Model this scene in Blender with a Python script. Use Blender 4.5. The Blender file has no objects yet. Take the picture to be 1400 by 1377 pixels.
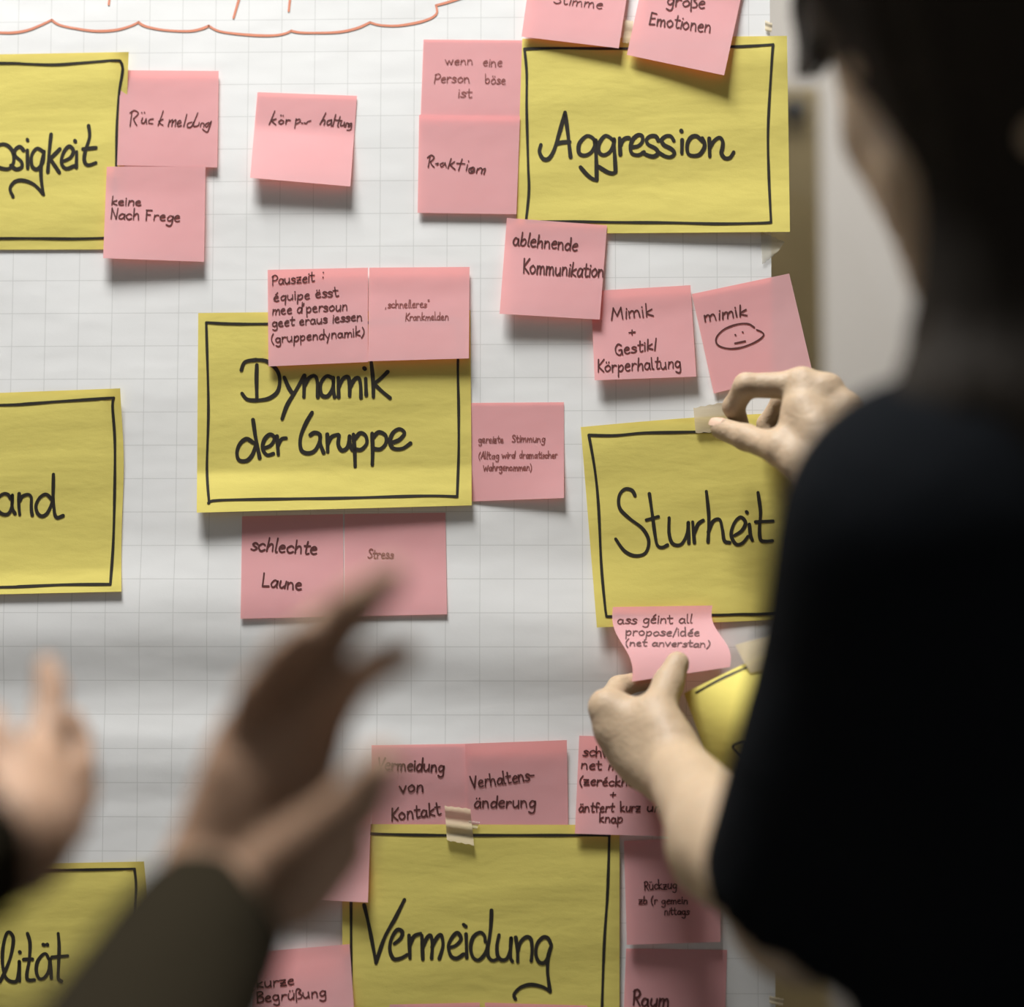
import bpy, math, random
import numpy as np
from mathutils import Vector
random.seed(7)
SC = bpy.context.scene
COL = SC.collection
D0, WID = 1.2, .777           # camera to glass distance, frame width at the glass (m)

# ------------------------------------------------------------------ camera
def _camera_axes(pitch, yaw, roll):
    p, y, r = np.radians([pitch, yaw, roll])
    f = np.array([-np.sin(y)*np.cos(p), np.cos(y)*np.cos(p), np.sin(p)])
    rt = np.cross(f, [0, 0, 1]); rt /= np.linalg.norm(rt); up = np.cross(rt, f)
    rt, up = rt*np.cos(r)+up*np.sin(r), up*np.cos(r)-rt*np.sin(r)
    return f, rt, up
FWD, RGT, UPV = _camera_axes(3.847, 1.5638, .023)
CAM = np.array([0, 0, 1.45]) - FWD*D0
FPX = 1400*D0/WID
cd = bpy.data.cameras.new('camera')
cd.sensor_width = 36; cd.sensor_fit = 'HORIZONTAL'; cd.lens = 36*D0/WID
cd.clip_start = .02
cd.dof.use_dof = True; cd.dof.focus_distance = D0 - .004; cd.dof.aperture_fstop = cd.lens/40.
cam = bpy.data.objects.new('camera', cd); COL.objects.link(cam)
from mathutils import Matrix
cam.matrix_world = Matrix(((RGT[0], UPV[0], -FWD[0], CAM[0]), (RGT[1], UPV[1], -FWD[1], CAM[1]),
                           (RGT[2], UPV[2], -FWD[2], CAM[2]), (0, 0, 0, 1)))
SC.camera = cam
def P(px, py, d=0.):
    """world point seen at pixel (px,py) that stands d metres in front of the glass plane"""
    px = np.asarray(px, float); py = np.asarray(py, float); d = np.asarray(d, float)
    v = FWD*FPX + RGT*(px[..., None]-700) + UPV*(688.5-py[..., None])
    return CAM + v*((-d-CAM[1])/v[..., 1])[..., None]

# ------------------------------------------------------------------ light
SC.view_settings.view_transform = 'Standard'; SC.view_settings.look = 'None'
SC.view_settings.gamma = 1; SC.view_settings.use_curve_mapping = False
SC.view_settings.exposure = 0
w = bpy.data.worlds.new('world'); SC.world = w; w.use_nodes = True
w.node_tree.nodes['Background'].inputs[0].default_value = (.95, .97, 1, 1)
w.node_tree.nodes['Background'].inputs[1].default_value = .20
def area(name, loc, aim, sx, sy, power, col=(1, 1, 1)):
    l = bpy.data.lights.new(name, 'AREA'); l.shape = 'RECTANGLE'; l.size = sx; l.size_y = sy
    l.energy = power; l.color = col
    o = bpy.data.objects.new(name, l); COL.objects.link(o); o.location = loc
    o.rotation_euler = (Vector(aim)-Vector(loc)).to_track_quat('-Z', 'Y').to_euler()
    return o
area('key_lamp_light', (-.38, -.54, 3.38), (-.2, -.1, 1.5), .70, .44, 119, (1, .99, .975))
area('added_back_wall_fill', (.9, .75, 3.38), (.9, 1.1, 0), .8, .5, 23, (1, .97, .92))  # added fill from an unseen source, brightens the pale wall behind the glass

# ------------------------------------------------------------------ helpers
def mat(name, col, rough=.6, spec=.3, bump=None, noise=None, trans=None, sss=None):
    m = bpy.data.materials.new(name); m.use_nodes = True
    nt = m.node_tree; b = nt.nodes['Principled BSDF']; out = nt.nodes['Material Output']
    b.inputs['Base Color'].default_value = (*col, 1); b.inputs['Roughness'].default_value = rough
    b.inputs['Specular IOR Level'].default_value = spec
    tc = nt.nodes.new('ShaderNodeTexCoord')
    def ntex(scale, stretch=(1, 1, 1), detail=4):
        mp = nt.nodes.new('ShaderNodeMapping'); mp.inputs['Scale'].default_value = stretch
        nt.links.new(tc.outputs['Object'], mp.inputs[0])
        n = nt.nodes.new('ShaderNodeTexNoise'); n.inputs['Scale'].default_value = scale
        n.inputs['Detail'].default_value = detail
        nt.links.new(mp.outputs[0], n.inputs['Vector']); return n
    if noise:                                   # (scale, amount)
        n = ntex(noise[0]); mx = nt.nodes.new('ShaderNodeMix'); mx.data_type = 'RGBA'
        mx.inputs['A'].default_value = (*[c*(1-noise[1]) for c in col], 1)
        mx.inputs['B'].default_value = (*[min(1, c*(1+noise[1])) for c in col], 1)
        nt.links.new(n.outputs['Fac'], mx.inputs['Factor']); nt.links.new(mx.outputs['Result'], b.inputs['Base Color'])
    if bump:                                    # list of (scale, distance, stretch)
        prev = None
        for sc, dist, st in bump:
            n = ntex(sc, st, 3); bp = nt.nodes.new('ShaderNodeBump'); bp.inputs['Strength'].default_value = 1
            bp.inputs['Distance'].default_value = dist
            nt.links.new(n.outputs['Fac'], bp.inputs['Height'])
            if prev: nt.links.new(prev.outputs[0], bp.inputs['Normal'])
            prev = bp
        nt.links.new(prev.outputs[0], b.inputs['Normal'])
    if sss:
        b.inputs['Subsurface Weight'].default_value = sss
        b.inputs['Subsurface Radius'].default_value = (.8, .4, .25); b.inputs['Subsurface Scale'].default_value = .006
    if trans:
        t = nt.nodes.new('ShaderNodeBsdfTranslucent'); t.inputs[0].default_value = (*trans[1], 1)
        mx = nt.nodes.new('ShaderNodeMixShader'); mx.inputs[0].default_value = trans[0]
        nt.links.new(b.outputs[0], mx.inputs[1]); nt.links.new(t.outputs[0], mx.inputs[2])
        nt.links.new(mx.outputs[0], out.inputs[0])
    return m
def mesh(name, verts, faces, m, parent=None, smooth=True, loc=None):
    me = bpy.data.meshes.new(name)
    verts = np.asarray(verts, float)
    if loc is not None: verts = verts-np.asarray(loc)
    me.from_pydata([tuple(v) for v in verts], [], [tuple(int(i) for i in f) for f in faces]); me.update()
    if m: me.materials.append(m)
    if smooth: me.polygons.foreach_set('use_smooth', [True]*len(me.polygons))
    o = bpy.data.objects.new(name, me); COL.objects.link(o)
    if loc is not None: o.location = loc
    if parent: o.parent = parent; 
    if parent and loc is None: o.matrix_parent_inverse = Matrix.Translation(-Vector(parent.location))
    return o
def empty(name, loc):
    o = bpy.data.objects.new(name, None); COL.objects.link(o); o.location = loc; o.empty_display_size = .05
    return o
def tag(o, label, cat, group=None):
    o['label'] = label; o['category'] = cat
    if group: o['group'] = group
    return o
def box(name, lo, hi, m, parent=None, bevel=0):
    lo = np.array(lo, float); hi = np.array(hi, float)
    v = [(x, y, z) for x in (lo[0], hi[0]) for y in (lo[1], hi[1]) for z in (lo[2], hi[2])]
    f = [(0, 1, 3, 2), (4, 6, 7, 5), (0, 4, 5, 1), (2, 3, 7, 6), (0, 2, 6, 4), (1, 5, 7, 3)]
    o = mesh(name, v, f, m, parent, smooth=False, loc=None if parent else tuple((lo+hi)/2))
    if bevel:
        b = o.modifiers.new('bevel', 'BEVEL'); b.width = bevel; b.segments = 2
    return o
def structure(o): o['kind'] = 'structure'; return o

# ------------------------------------------------------------------ materials
PINK = (.80, .485, .50)
M_pink = mat('pink_note_paper', PINK, .75, .15, bump=[(900, .00003, (1, 1, 1)), (14, .0012, (1, 1, 1))], trans=(.38, (.95, .24, .19)))
M_yellow = mat('yellow_card_paper', (.645, .56, .145), .7, .2,
               bump=[(700, .00004, (1, 1, 1.6)), (26, .0006, (.7, 1, 1.8)), (60, .00018, (.8, 1, 1.6))], noise=(40, .025), trans=(.12, (.9, .45, .03)))
M_ink = mat('black_marker_ink', (.022, .019, .014), .45, .3)
M_pen = mat('thin_black_pen_ink', (.085, .028, .026), .5, .3)
M_pen_light = mat('thin_faded_pen_ink', (.22, .075, .065), .5, .3)
M_red = mat('pale_red_marker_ink', (.62, .24, .15), .6, .2)
M_tape = mat('masking_tape', (.62, .53, .36), .5, .4, bump=[(160, .0004, (.3, 1, 1))], trans=(.25, (.8, .7, .5)))
_b = M_tape.node_tree.nodes['Principled BSDF']; _b.inputs['Alpha'].default_value = .80
M_tape_thin = mat('clear_tape', (.50, .47, .37), .3, .5); M_tape_thin.node_tree.nodes['Principled BSDF'].inputs['Alpha'].default_value = .45
M_wall = mat('off_white_wall_paint', (.50, .475, .45), .9, .1, bump=[(80, .0006, (1, 1, 1))])
M_ceil = mat('white_ceiling_paint', (.62, .60, .57), .9, .1)
M_floor = mat('pale_grey_linoleum', (.36, .35, .33), .5, .3, noise=(30, .15))
M_khaki = mat('khaki_cabinet_lacquer', (.50, .39, .20), .5, .3, noise=(6, .06))
M_darkmetal = mat('dark_metal', (.05, .045, .04), .4, .5)
M_alu = mat('aluminium', (.45, .45, .44), .35, .5)
M_skin = mat('light_skin', (.35, .26, .172), .55, .3, bump=[(300, .0005, (1, 1, 1)), (60, .0015, (1, 1, 1))], noise=(35, .10), sss=.25)
M_skin2 = mat('tanned_skin', (.33, .21, .14), .55, .25, bump=[(300, .0005, (1, 1, 1))], noise=(35, .08), sss=.2)
M_nail = mat('fingernail', (.46, .32, .235), .3, .5)
M_hair = mat('dark_brown_hair', (.014, .011, .008), .7, .08, bump=[(120, .004, (1, 1, .12))])
M_shirt = mat('black_knit_fabric', (.0042, .005, .0062), .95, .04, bump=[(500, .0008, (1, 1, 1)), (18, .006, (1, 1, 1))])
M_trouser = mat('black_trouser_fabric', (.006, .006, .007), .9, .1)
M_olive = mat('dark_olive_sleeve_fabric', (.016, .013, .008), .95, .02, bump=[(400, .001, (1, 1, 1)), (22, .005, (1, 1, 1))])
M_shoe = mat('black_leather', (.01, .01, .01), .4, .4)
M_eye = mat('eyeball', (.55, .53, .5), .2, .5)

def sheet_material():
    m = mat('squared_flipchart_paper', (.74, .745, .735), .8, .15, bump=[(9, .0018, (.6, 1, 1.4)), (600, .00003, (1, 1, 1)), (30, .00025, (1, 1, 1))],
            trans=(.08, (.8, .8, .8)))
    nt = m.node_tree; b = nt.nodes['Principled BSDF']
    g = nt.nodes.new('ShaderNodeNewGeometry'); sp = nt.nodes.new('ShaderNodeSeparateXYZ')
    nt.links.new(g.outputs['Position'], sp.inputs[0])
    def op(kind, a, c):
        n = nt.nodes.new('ShaderNodeMath'); n.operation = kind
        for i, v in enumerate((a, c)):
            if v is None: continue
            if isinstance(v, (int, float)): n.inputs[i].default_value = v
            else: nt.links.new(v, n.inputs[i])
        return n.outputs[0]
    def line(sock, off, step):                       # printed rule of .5 mm
        q = op('DIVIDE', op('SUBTRACT', sock, off), step)
        fr = op('ABSOLUTE', op('SUBTRACT', op('FRACT', op('ADD', q, 40.5), None), .5), None)
        return op('LESS_THAN', fr, .00028/step)
    lx = line(sp.outputs['X'], -.38514, .025788); lz = line(sp.outputs['Z'], 1.8268, .025532)
    f = op('MULTIPLY', op('MAXIMUM', lx, lz), .42)
    mx = nt.nodes.new('ShaderNodeMix'); mx.data_type = 'RGBA'
    mx.inputs['A'].default_value = (.74, .745, .735, 1); mx.inputs['B'].default_value = (.36, .37, .35, 1)
    nt.links.new(f, mx.inputs['Factor']); nt.links.new(mx.outputs['Result'], b.inputs['Base Color'])
    return m
M_sheet = sheet_material()
def glass_material():
    m = bpy.data.materials.new('partition_glass'); m.use_nodes = True; nt = m.node_tree; nt.nodes.clear()
    out = nt.nodes.new('ShaderNodeOutputMaterial'); t = nt.nodes.new('ShaderNodeBsdfTransparent'); t.inputs[0].default_value = (.96, .96, .955, 1)
    gl = nt.nodes.new('ShaderNodeBsdfGlossy'); gl.inputs['Roughness'].default_value = .02
    fr = nt.nodes.new('ShaderNodeFresnel'); fr.inputs[0].default_value = 1.45
    mx = nt.nodes.new('ShaderNodeMixShader'); nt.links.new(fr.outputs[0], mx.inputs[0])
    nt.links.new(t.outputs[0], mx.inputs[1]); nt.links.new(gl.outputs[0], mx.inputs[2]); nt.links.new(mx.outputs[0], out.inputs[0])
    return m
M_glass = glass_material()

# ------------------------------------------------------------------ room
structure(box('floor', (-2.4, -3.2, -.05), (2.6, 1.9, 0), M_floor))
structure(box('ceiling', (-2.4, -3.2, 3.45), (2.6, 1.9, 3.5), M_ceil))
structure(box('wall_back', (-2.4, 1.8, 0), (2.6, 1.9, 3.45), M_wall))
structure(box('wall_left', (-2.5, -3.2, 0), (-2.4, 1.9, 3.45), M_wall))
structure(box('wall_right', (2.6, -3.2, 0), (2.7, 1.9, 3.45), M_wall))
structure(box('baseboard_back', (-2.4, 1.785, 0), (2.6, 1.8, .09), M_ceil))
win = structure(empty('window_1', (.1, .005, 0)))
box('pane', (-1.3, 0., .06), (1.5, .008, 3.39), M_glass, win)
for lo, hi in (((-1.36, -.02, 0), (-1.3, .03, 3.45)), ((1.5, -.02, 0), (1.56, .03, 3.45)),
               ((-1.3, -.02, 0), (1.5, .03, .06)), ((-1.3, -.02, 3.39), (1.5, .03, 3.45))):
    box('window_frame', lo, hi, M_alu, win, .003)
# ceiling lamps: the front one holds the key, the back one is added for the wall fill
for lx, ly, sx, sy, lab in ((-.38, -.54, .66, .48, 'oblong white ceiling lamp over the front of the glass partition'),
                            (.9, .75, .84, .54, 'wide white ceiling lamp added out of view to brighten the wall behind the glass')):
    lamp = tag(empty('ceiling_lamp', (lx, ly, 3.45)), lab, 'lamp')
    for a, b_ in (((-sx/2, -sy/2), (sx/2, -sy/2+.02)), ((-sx/2, sy/2-.02), (sx/2, sy/2)), ((-sx/2, -sy/2+.02), (-sx/2+.02, sy/2-.02)), ((sx/2-.02, -sy/2+.02), (sx/2, sy/2-.02))):
        box('lamp_frame', (lx+a[0], ly+a[1], 3.395), (lx+b_[0], ly+b_[1], 3.45), M_ceil, lamp)
    box('diffuser', (lx-sx/2+.02, ly-sy/2+.02, 3.415), (lx+sx/2-.02, ly+sy/2-.02, 3.425), M_ceil, lamp)
# khaki cabinet behind the glass
ce = P(1125, 110, -.9); cx1 = float(ce[0]); cz1 = float(ce[2])
cab = tag(empty('cabinet', (cx1-.45, 1.1, 0)), 'tall khaki cabinet with a dark knob, out of focus behind the glass', 'cabinet')
box('body', (cx1-.9, .92, .0), (cx1, 1.32, cz1), M_khaki, cab, .006)
for x0, x1 in ((cx1-.895, cx1-.452), (cx1-.448, cx1-.005)):
    dr = box('door', (x0, .9, .06), (x1, .918, cz1-.006), M_khaki, cab, .003)
    kx = x0+.04 if x0 > cx1-.5 else x1-.04
kp = P(1086, 152, -.88)
def lathe(c, axis, prof, n=20):
    ax = np.array(axis, float); u = np.cross(ax, [.3, .2, 1]); u /= np.linalg.norm(u); v = np.cross(ax, u)
    V, F = [], []
    for t, r in prof:
        for i in range(n):
            a = 2*math.pi*i/n; V.append(np.array(c)+ax*t+(u*math.cos(a)+v*math.sin(a))*r)
    for j in range(len(prof)-1):
        for i in range(n):
            F.append((j*n+i, j*n+(i+1) % n, (j+1)*n+(i+1) % n, (j+1)*n+i))
    return V, F
V, F = lathe((kp[0], .9, kp[2]), (0, -1, 0), [(0, .0), (0, .008), (.012, .007), (.016, .016), (.024, .018), (.03, .012), (.031, 0)])
mesh('knob', V, F, M_darkmetal, cab)

# ------------------------------------------------------------------ flipchart sheet
def sm(a, b_, x):
    t = np.clip((x-a)/(b_-a), 0, 1); return t*t*(3-2*t)
Zof = lambda py: float(P(600, py)[2])
Z1, Z2, Z3, Z4 = Zof(815), Zof(885), Zof(905), Zof(1000)
def sheet_h(x, z):
    """distance of the paper from the glass: it hangs in a soft horizontal bulge"""
    x = np.asarray(x, float); z = np.asarray(z, float)
    zz = z + .006*np.sin(x*9+1)
    up = sm(Zof(740), Zof(850), zz); dn = 1-sm(Zof(870), Zof(960), zz)
    h = .0015 + .0040*up*dn
    h = h + .0016*sm(Zof(975), Zof(1030), zz)*(1-sm(Zof(1050), Zof(1110), zz))*(1-sm(-.1, .1, x))
    h = h + .0005*(1+np.sin(z*31+x*7)*np.cos(x*17-z*9))
    return h
def sheet_d(px, py):
    p = P(px, py); return sheet_h(p[..., 0], p[..., 2])
nx, nz = 120, 220
U, Vv = np.meshgrid(np.linspace(0, 1, nx), np.linspace(0, 1, nz))
px = -175 + (1050+175)*U + (10*np.clip(Vv, 0, 1))*U; py = -330+(1440+330)*Vv
base = P(px, py); pts = base.copy(); pts[..., 1] = -sheet_h(base[..., 0], base[..., 2])
idx = np.arange(nx*nz).reshape(nz, nx)
quads = np.stack([idx[:-1, :-1], idx[1:, :-1], idx[1:, 1:], idx[:-1, 1:]], -1).reshape(-1, 4)
sheet = mesh('flipchart_sheet', pts.reshape(-1, 3), quads, M_sheet)
tag(sheet, 'large white squared flipchart sheet taped to the glass under all the notes', 'paper sheet')

# ------------------------------------------------------------------ strokes on paper
def spline(pts, step):
    pts = [np.array(p, float) for p in pts]
    if len(pts) == 1: pts = [pts[0]-[.6, .3], pts[0]+[.6, .3]]
    out = []
    for i in range(len(pts)-1):
        p0 = pts[max(i-1, 0)]; p1 = pts[i]; p2 = pts[i+1]; p3 = pts[min(i+2, len(pts)-1)]
        n = max(1, int(np.linalg.norm(p2-p1)/step))
        for k in range(n):
            t = k/n
            out.append(.5*((2*p1)+(-p0+p2)*t+(2*p0-5*p1+4*p2-p3)*t*t+(-p0+3*p1-3*p2+p3)*t**3))
    out.append(pts[-1]); return np.array(out)
def ribbons(strokes, width, surf, step=1.6, lift=.00028):
    """strokes in pixels -> flat ink ribbons lying on surf(px,py)->(pos, normal)"""
    V, F = [], []
    for st in strokes:
        q = spline(st, step)
        keep = [0]+[i for i in range(1, len(q)) if np.linalg.norm(q[i]-q[i-1]) > 1e-3]; q = q[keep]
        if len(q) < 2: continue
        t = np.gradient(q, axis=0); t /= np.linalg.norm(t, axis=1)[:, None]+1e-9
        nn = np.stack([-t[:, 1], t[:, 0]], 1)
        n = len(q); s = np.arange(n)
        wv = width*.53*(1+.10*np.sin(s*.21+q[0, 0]))
        rows = []
        # round ends
        cs = [(-1, .0, .35), (-.75, .66, 1)]
        ql = [q[0]-t[0]*wv[0]*.95, q[0]-t[0]*wv[0]*.6]+list(q)+[q[-1]+t[-1]*wv[-1]*.6, q[-1]+t[-1]*wv[-1]*.95]
        wl = [wv[0]*.3, wv[0]*.8]+list(wv)+[wv[-1]*.8, wv[-1]*.3]
        nl = [nn[0], nn[0]]+list(nn)+[nn[-1], nn[-1]]
        ql = np.array(ql); wl = np.array(wl)[:, None]; nl = np.array(nl)
        a, na = surf(*(ql+nl*wl).T); b_, nb = surf(*(ql-nl*wl).T)
        a = a+na*lift; b_ = b_+nb*lift
        k0 = len(V); V += list(a)+list(b_); m = len(ql)
        for i in range(m-1): F.append((k0+i, k0+m+i, k0+m+i+1, k0+i+1))
    return V, F
GL = {}
for ln in '''a 9 8,8 4,10 1,6 1,2 4,0 7,3 8,8;8,9 8,2 9,0
b 9 1,19 1,1;1,6 5,10 8,7 7,2 4,0 1,2
c 8 8,8 5,10 1,7 1,3 4,0 8,2
d 9 8,8 4,10 1,6 1,2 4,0 7,3 8,7;8,19 8,0
e 8 1.4,5.6 7,7 6.6,9.5 4,10.4 1,7 1,2.6 4,0 7.6,1.2
f 7 8,17 5,19 3,16 3,0;0,10 7,10
g 9 8,8 4,10 1,6 2,2 5,1 8,5 8,9;8,9 8,-5 5,-8 1,-6
h 9 1,19 1,0;1,5 4,10 7,9 8,0
i 2 1,10 1,0;1,14 1,14.8
k 8 1,19 1,0;7,10 1,5 8,0
l 3 1,19 1,1 3,0
m 13 1,10 1,0;1,6 4,10 6,8 6,0;6,6 9,10 11,8 12,0
n 9 1,10 1,0;1,6 4,10 7,8 8,0
o 9 5,10 1,7 1,3 4,0 8,3 8,7 5,10
p 9 1,10 1,-8;1,6 5,10 8,7 7,2 4,0 1,2
q 9 8,8 4,10 1,6 2,2 5,1 8,5;8,10 8,-8
r 7 1,10 1,0;1,6 4,10 7,9
s 7 7,8 4,10 1,8 4,5 7,3 4,0 0,1
t 7 3,17 3,2 5,0 7,1;0,11 7,11
u 9 1,10 1,3 4,0 7,3;8,10 8,0
v 8 0,10 4,0;4,0 8,10
w 12 0,10 3,0;3,0 6,8 9,0;9,0 12,10
y 8 0,10 4,1;8,10 2,-8
z 8 0,10 7,10;7,10 1,0;1,0 8,0;1,5 7,5
ß 8 1,-6 1,15 4,19 7,15 4,11 8,6 7,1 3,0
A 9 0,0 5,18;5,18 9,0;2,7 8,7
B 9 1,18 1,0;0,18 6,18 8,14 1,10;1,10 8,8 8,2 4,0 0,0
E 9 8,17 1,18;1,18 1,0;1,0 8,1;1,9 7,10
F 9 1,18 1,0;0,18 8,18;1,10 6,10
G 10 9,15 5,18 1,12 1,4 5,0 8,3 8,8;5,8 9,8 9,0
K 9 1,18 1,0;9,18 1,8;1,8 9,0
L 9 1,18 1,0;1,0 9,1
M 13 0,0 2,17;2,17 6,5;6,5 10,17;10,17 12,0
N 9 1,0 1,18;1,18 8,0;8,0 9,18
P 9 1,18 1,0;0,16 5,19 9,14 6,9 1,9
R 9 1,18 1,0;0,16 4,19 8,15 6,10 1,9;3,9 9,0
S 8 8,16 4,18 1,14 5,9 8,4 4,0 0,2
V 9 0,18 4,0;4,0 9,18
W 14 0,14 3,0;3,0 7,10;7,10 10,0;10,0 14,14
( 5 4,18 1,11 1,3 4,-4
) 5 1,18 4,11 4,3 1,-4
: 3 1,3 1,3.8;1,12 1,12.8
/ 6 5,18 1,-2
+ 9 4,10 4,2;0,6 8,6
- 6 0,7 5,7
' 3 1,18 0,14
, 4 1,1 0,-2
" 5 1,18 1,15;3,18 3,15
_ 7 
. 3 1,0 1,.8'''.split('\n'):
    c, wd, *rest = ln.split(' ', 2)
    st = [[tuple(map(float, p.split(','))) for p in s.split()] for s in (rest[0] if rest else '').split(';') if s.strip()]
    GL[c] = (float(wd), st)
for c, bs in (('ü', 'u'), ('ö', 'o'), ('ä', 'a'), ('ë', 'e'), ('é', 'e')):
    wd, st = GL[bs]
    ex = [[(3, 13), (6, 17)]] if c == 'é' else [[(2.4, 14), (2.6, 15)], [(6, 14), (6.2, 15)]]
    GL[c] = (wd, st+ex)
def write(text, x0, y0, x1, y1, xh):
    """one written line from (x0,y0) to (x1,y1) on its baseline, x-height xh, all in pixels"""
    rnd = random.Random(text+str(x0)); adv = 0; lay = []
    for c in text:
        if c == ' ': adv += 7; continue
        wd, st = GL[c]; lay.append((adv, st)); adv += wd+1.6
    adv -= 1.6; L = math.hypot(x1-x0, y1-y0); sx = L/adv; sy = xh/10
    ux, uy = (x1-x0)/L, (y1-y0)/L; out = []
    for a, st in lay:
        jy = rnd.uniform(-.6, .6); js = rnd.uniform(.93, 1.07); sl = rnd.uniform(-.02, .07)
        for s in st:
            q = []
            for x, y in s:
                xx = (a+x+sl*y*2)*sx+rnd.uniform(-.12, .12); yy = (y*js+jy)*sy+rnd.uniform(-.12, .12)
                q.append((x0+ux*xx+uy*yy, y0+uy*xx-ux*yy))
            out.append(q)
    return out
def traced(txt, ox=0, oy=0, k=1.):
    """strokes in the coordinates of an enlarged view: full pixel = origin + value * k"""
    return [[(ox+float(a.split(',')[0])*k, oy+float(a.split(',')[1])*k) for a in s.split()] for s in txt.replace('\n', ' ').split(';') if s.strip()]

def sheet_surf(px, py):
    p = P(px, py); p[..., 1] = -sheet_h(p[..., 0], p[..., 2])
    return p, np.array([0, -1., 0])[None].repeat(len(p), 0)
V, F = ribbons(traced('''0,184 80,184 160,170 240,138 288,115;288,115 330,142 420,162 530,176 640,170 720,148 762,128;762,128 800,150 900,170 1030,176 1100,165 1145,147;
1145,147 1200,175 1300,190 1410,198 1500,198 1560,188 1594,173;1594,173 1640,182 1720,184 1850,180 1950,160 2025,127;2025,127 2080,142 2180,145 2300,125 2370,98 2392,70 2385,35;2385,35 2450,18 2560,-20 2700,-90;
600,32 608,-30;1280,103 1310,0 1320,-40;1581,65 1588,0 1592,-40;-200,150 -120,172 0,184''', 0, 0, .25), 3.0, sheet_surf, 3)
mesh('cloud_drawing', V, F, M_red, sheet)

# ------------------------------------------------------------------ paper pieces
class Paper:
    def __init__(s, name, corners, layer, lift, m, label, cat, group=None, warp=None, n=18, mode='v'):
        s.c = np.array(corners, float); s.layer = layer*.0005; s.lift = lift; s.warp = warp; s.mode = mode
        uu, vv = np.meshgrid(np.linspace(0, 1, n), np.linspace(0, 1, n))
        p = s.pos(uu, vv); ix = np.arange(n*n).reshape(n, n)
        q = np.stack([ix[:-1, :-1], ix[1:, :-1], ix[1:, 1:], ix[:-1, 1:]], -1).reshape(-1, 4)
        s.o = mesh(name, p.reshape(-1, 3), q, m, loc=tuple(s.pos(np.array(.5), np.array(.5))))
        tag(s.o, label, cat, group)
    def pix(s, u, v):
        tl, tr, br, bl = s.c
        u = u[..., None]; v = v[..., None]
        p = tl*(1-u)*(1-v)+tr*u*(1-v)+br*u*v+bl*(1-u)*v
        if s.warp: p = p+s.warp(u[..., 0], v[..., 0])
        return p
    def pos(s, u, v):
        p = s.pix(u, v)
        return P(p[..., 0], p[..., 1], sheet_d(p[..., 0], p[..., 1])+s.layer+s.lift(u, v))
    def surf(s, px, py):
        u = np.full(len(px), .5); v = u.copy(); tgt = np.stack([px, py], 1)
        for _ in range(8):
            r = s.pix(u, v)-tgt; h = 1e-4
            du = (s.pix(u+h, v)-s.pix(u, v))/h; dv = (s.pix(u, v+h)-s.pix(u, v))/h
            det = du[:, 0]*dv[:, 1]-du[:, 1]*dv[:, 0]
            u = u-(r[:, 0]*dv[:, 1]-r[:, 1]*dv[:, 0])/det; v = v-(du[:, 0]*r[:, 1]-du[:, 1]*r[:, 0])/det
        p = s.pos(u, v); h = .01
        a = s.pos(u+h, v)-p; b_ = s.pos(u, v+h)-p; n = np.cross(b_, a); n /= np.linalg.norm(n, axis=1)[:, None]
        n = np.where(n[:, 1:2] > 0, -n, n)
        return p, n
    def ink(s, strokes, width, m=None, name='handwriting', step=1.0):
        V, F = ribbons(strokes, width, s.surf, step)
        o = mesh(name, np.array(V)-np.array(s.o.location), F, m or M_pen); o.parent = s.o
        return s
def curl(bl, br, start=.26, p=1.15, side=0., top=0.):
    """lift (mm) of a note held at its top edge: bottom left, bottom right"""
    bl, br, top = bl*.42, br*.42, top*.6
    def f(u, v):
        t = np.clip((v-start)/(1-start), 0, 1.05)**p
        return .001*((bl*(1-u)+br*u)*t + side*t*4*u*(1-u) + top*(1-v)**3)
    return f
GP = 'pink sticky notes on the flipchart sheet'; GY = 'yellow heading cards on the flipchart sheet'
def note(corners, layer, lift, label, **k):
    return Paper('sticky_note', corners, layer, lift, M_pink, label, 'sticky note', GP, **k)
def card(corners, layer, lift, label, **k):
    return Paper('heading_card', corners, layer, lift, M_yellow, label, 'card', GY, n=50, **k)
def cardlift(f=None, seed=0, amp=.5):
    def g(u, v):
        w_ = amp*.001*(.6+.4*np.sin(u*7+seed)*np.sin(v*6+seed*2)+.35*np.sin(v*19+u*5+seed))*np.clip(np.minimum(v, 1-v)*12, 0, 1)
        return w_+(f(u, v) if f else 0)
    return g

# --- yellow cards
A = card([(714, 53), (1076, 49), (1080, 317), (705, 320)], 2, cardlift(lambda u, v: .004*np.clip(v-.75, 0, 1)*4*u+.004*np.clip(u-.9, 0, 1)*10*(v < 2)*(1-v)**6, 1), 'yellow card headed Aggression with a black marker frame, top right beside the sheet edge')
z3 = traced('''158,792 150,830 170,868 200,868 228,825 255,740 290,615;290,615 304,720 312,790 320,858;245,785 280,778 315,776;
455,772 435,750 405,745 368,785 366,835 395,850 430,835 452,800 458,768;452,775 460,860 463,985;463,985 440,978 410,955 375,915;
557,772 530,748 505,745 476,785 474,828 500,848 535,830 555,790 558,762;555,770 562,860 566,940;566,940 550,948 520,940 475,912;
588,755 592,845;592,800 605,768 625,755 640,755;
655,805 690,798 712,775 712,745 690,738 662,760 648,800 655,838 690,848 722,832;
800,768 785,745 755,745 735,765 745,790 785,812 798,838 775,855 745,850 712,835;
885,770 868,745 840,745 818,765 830,792 872,815 888,838 870,858 840,855 803,835;
930,765 928,838;925,715 927,718;
1042,775 1010,745 978,752 958,790 962,838 990,852 1025,845 1050,810 1052,780 1040,755;
1078,758 1081,855;1081,808 1105,770 1135,752 1152,775 1150,810 1145,840 1165,865 1192,862 1212,832''', 700, 0, .25)
A.ink(z3, 5.0, M_ink, step=1.5)
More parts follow.
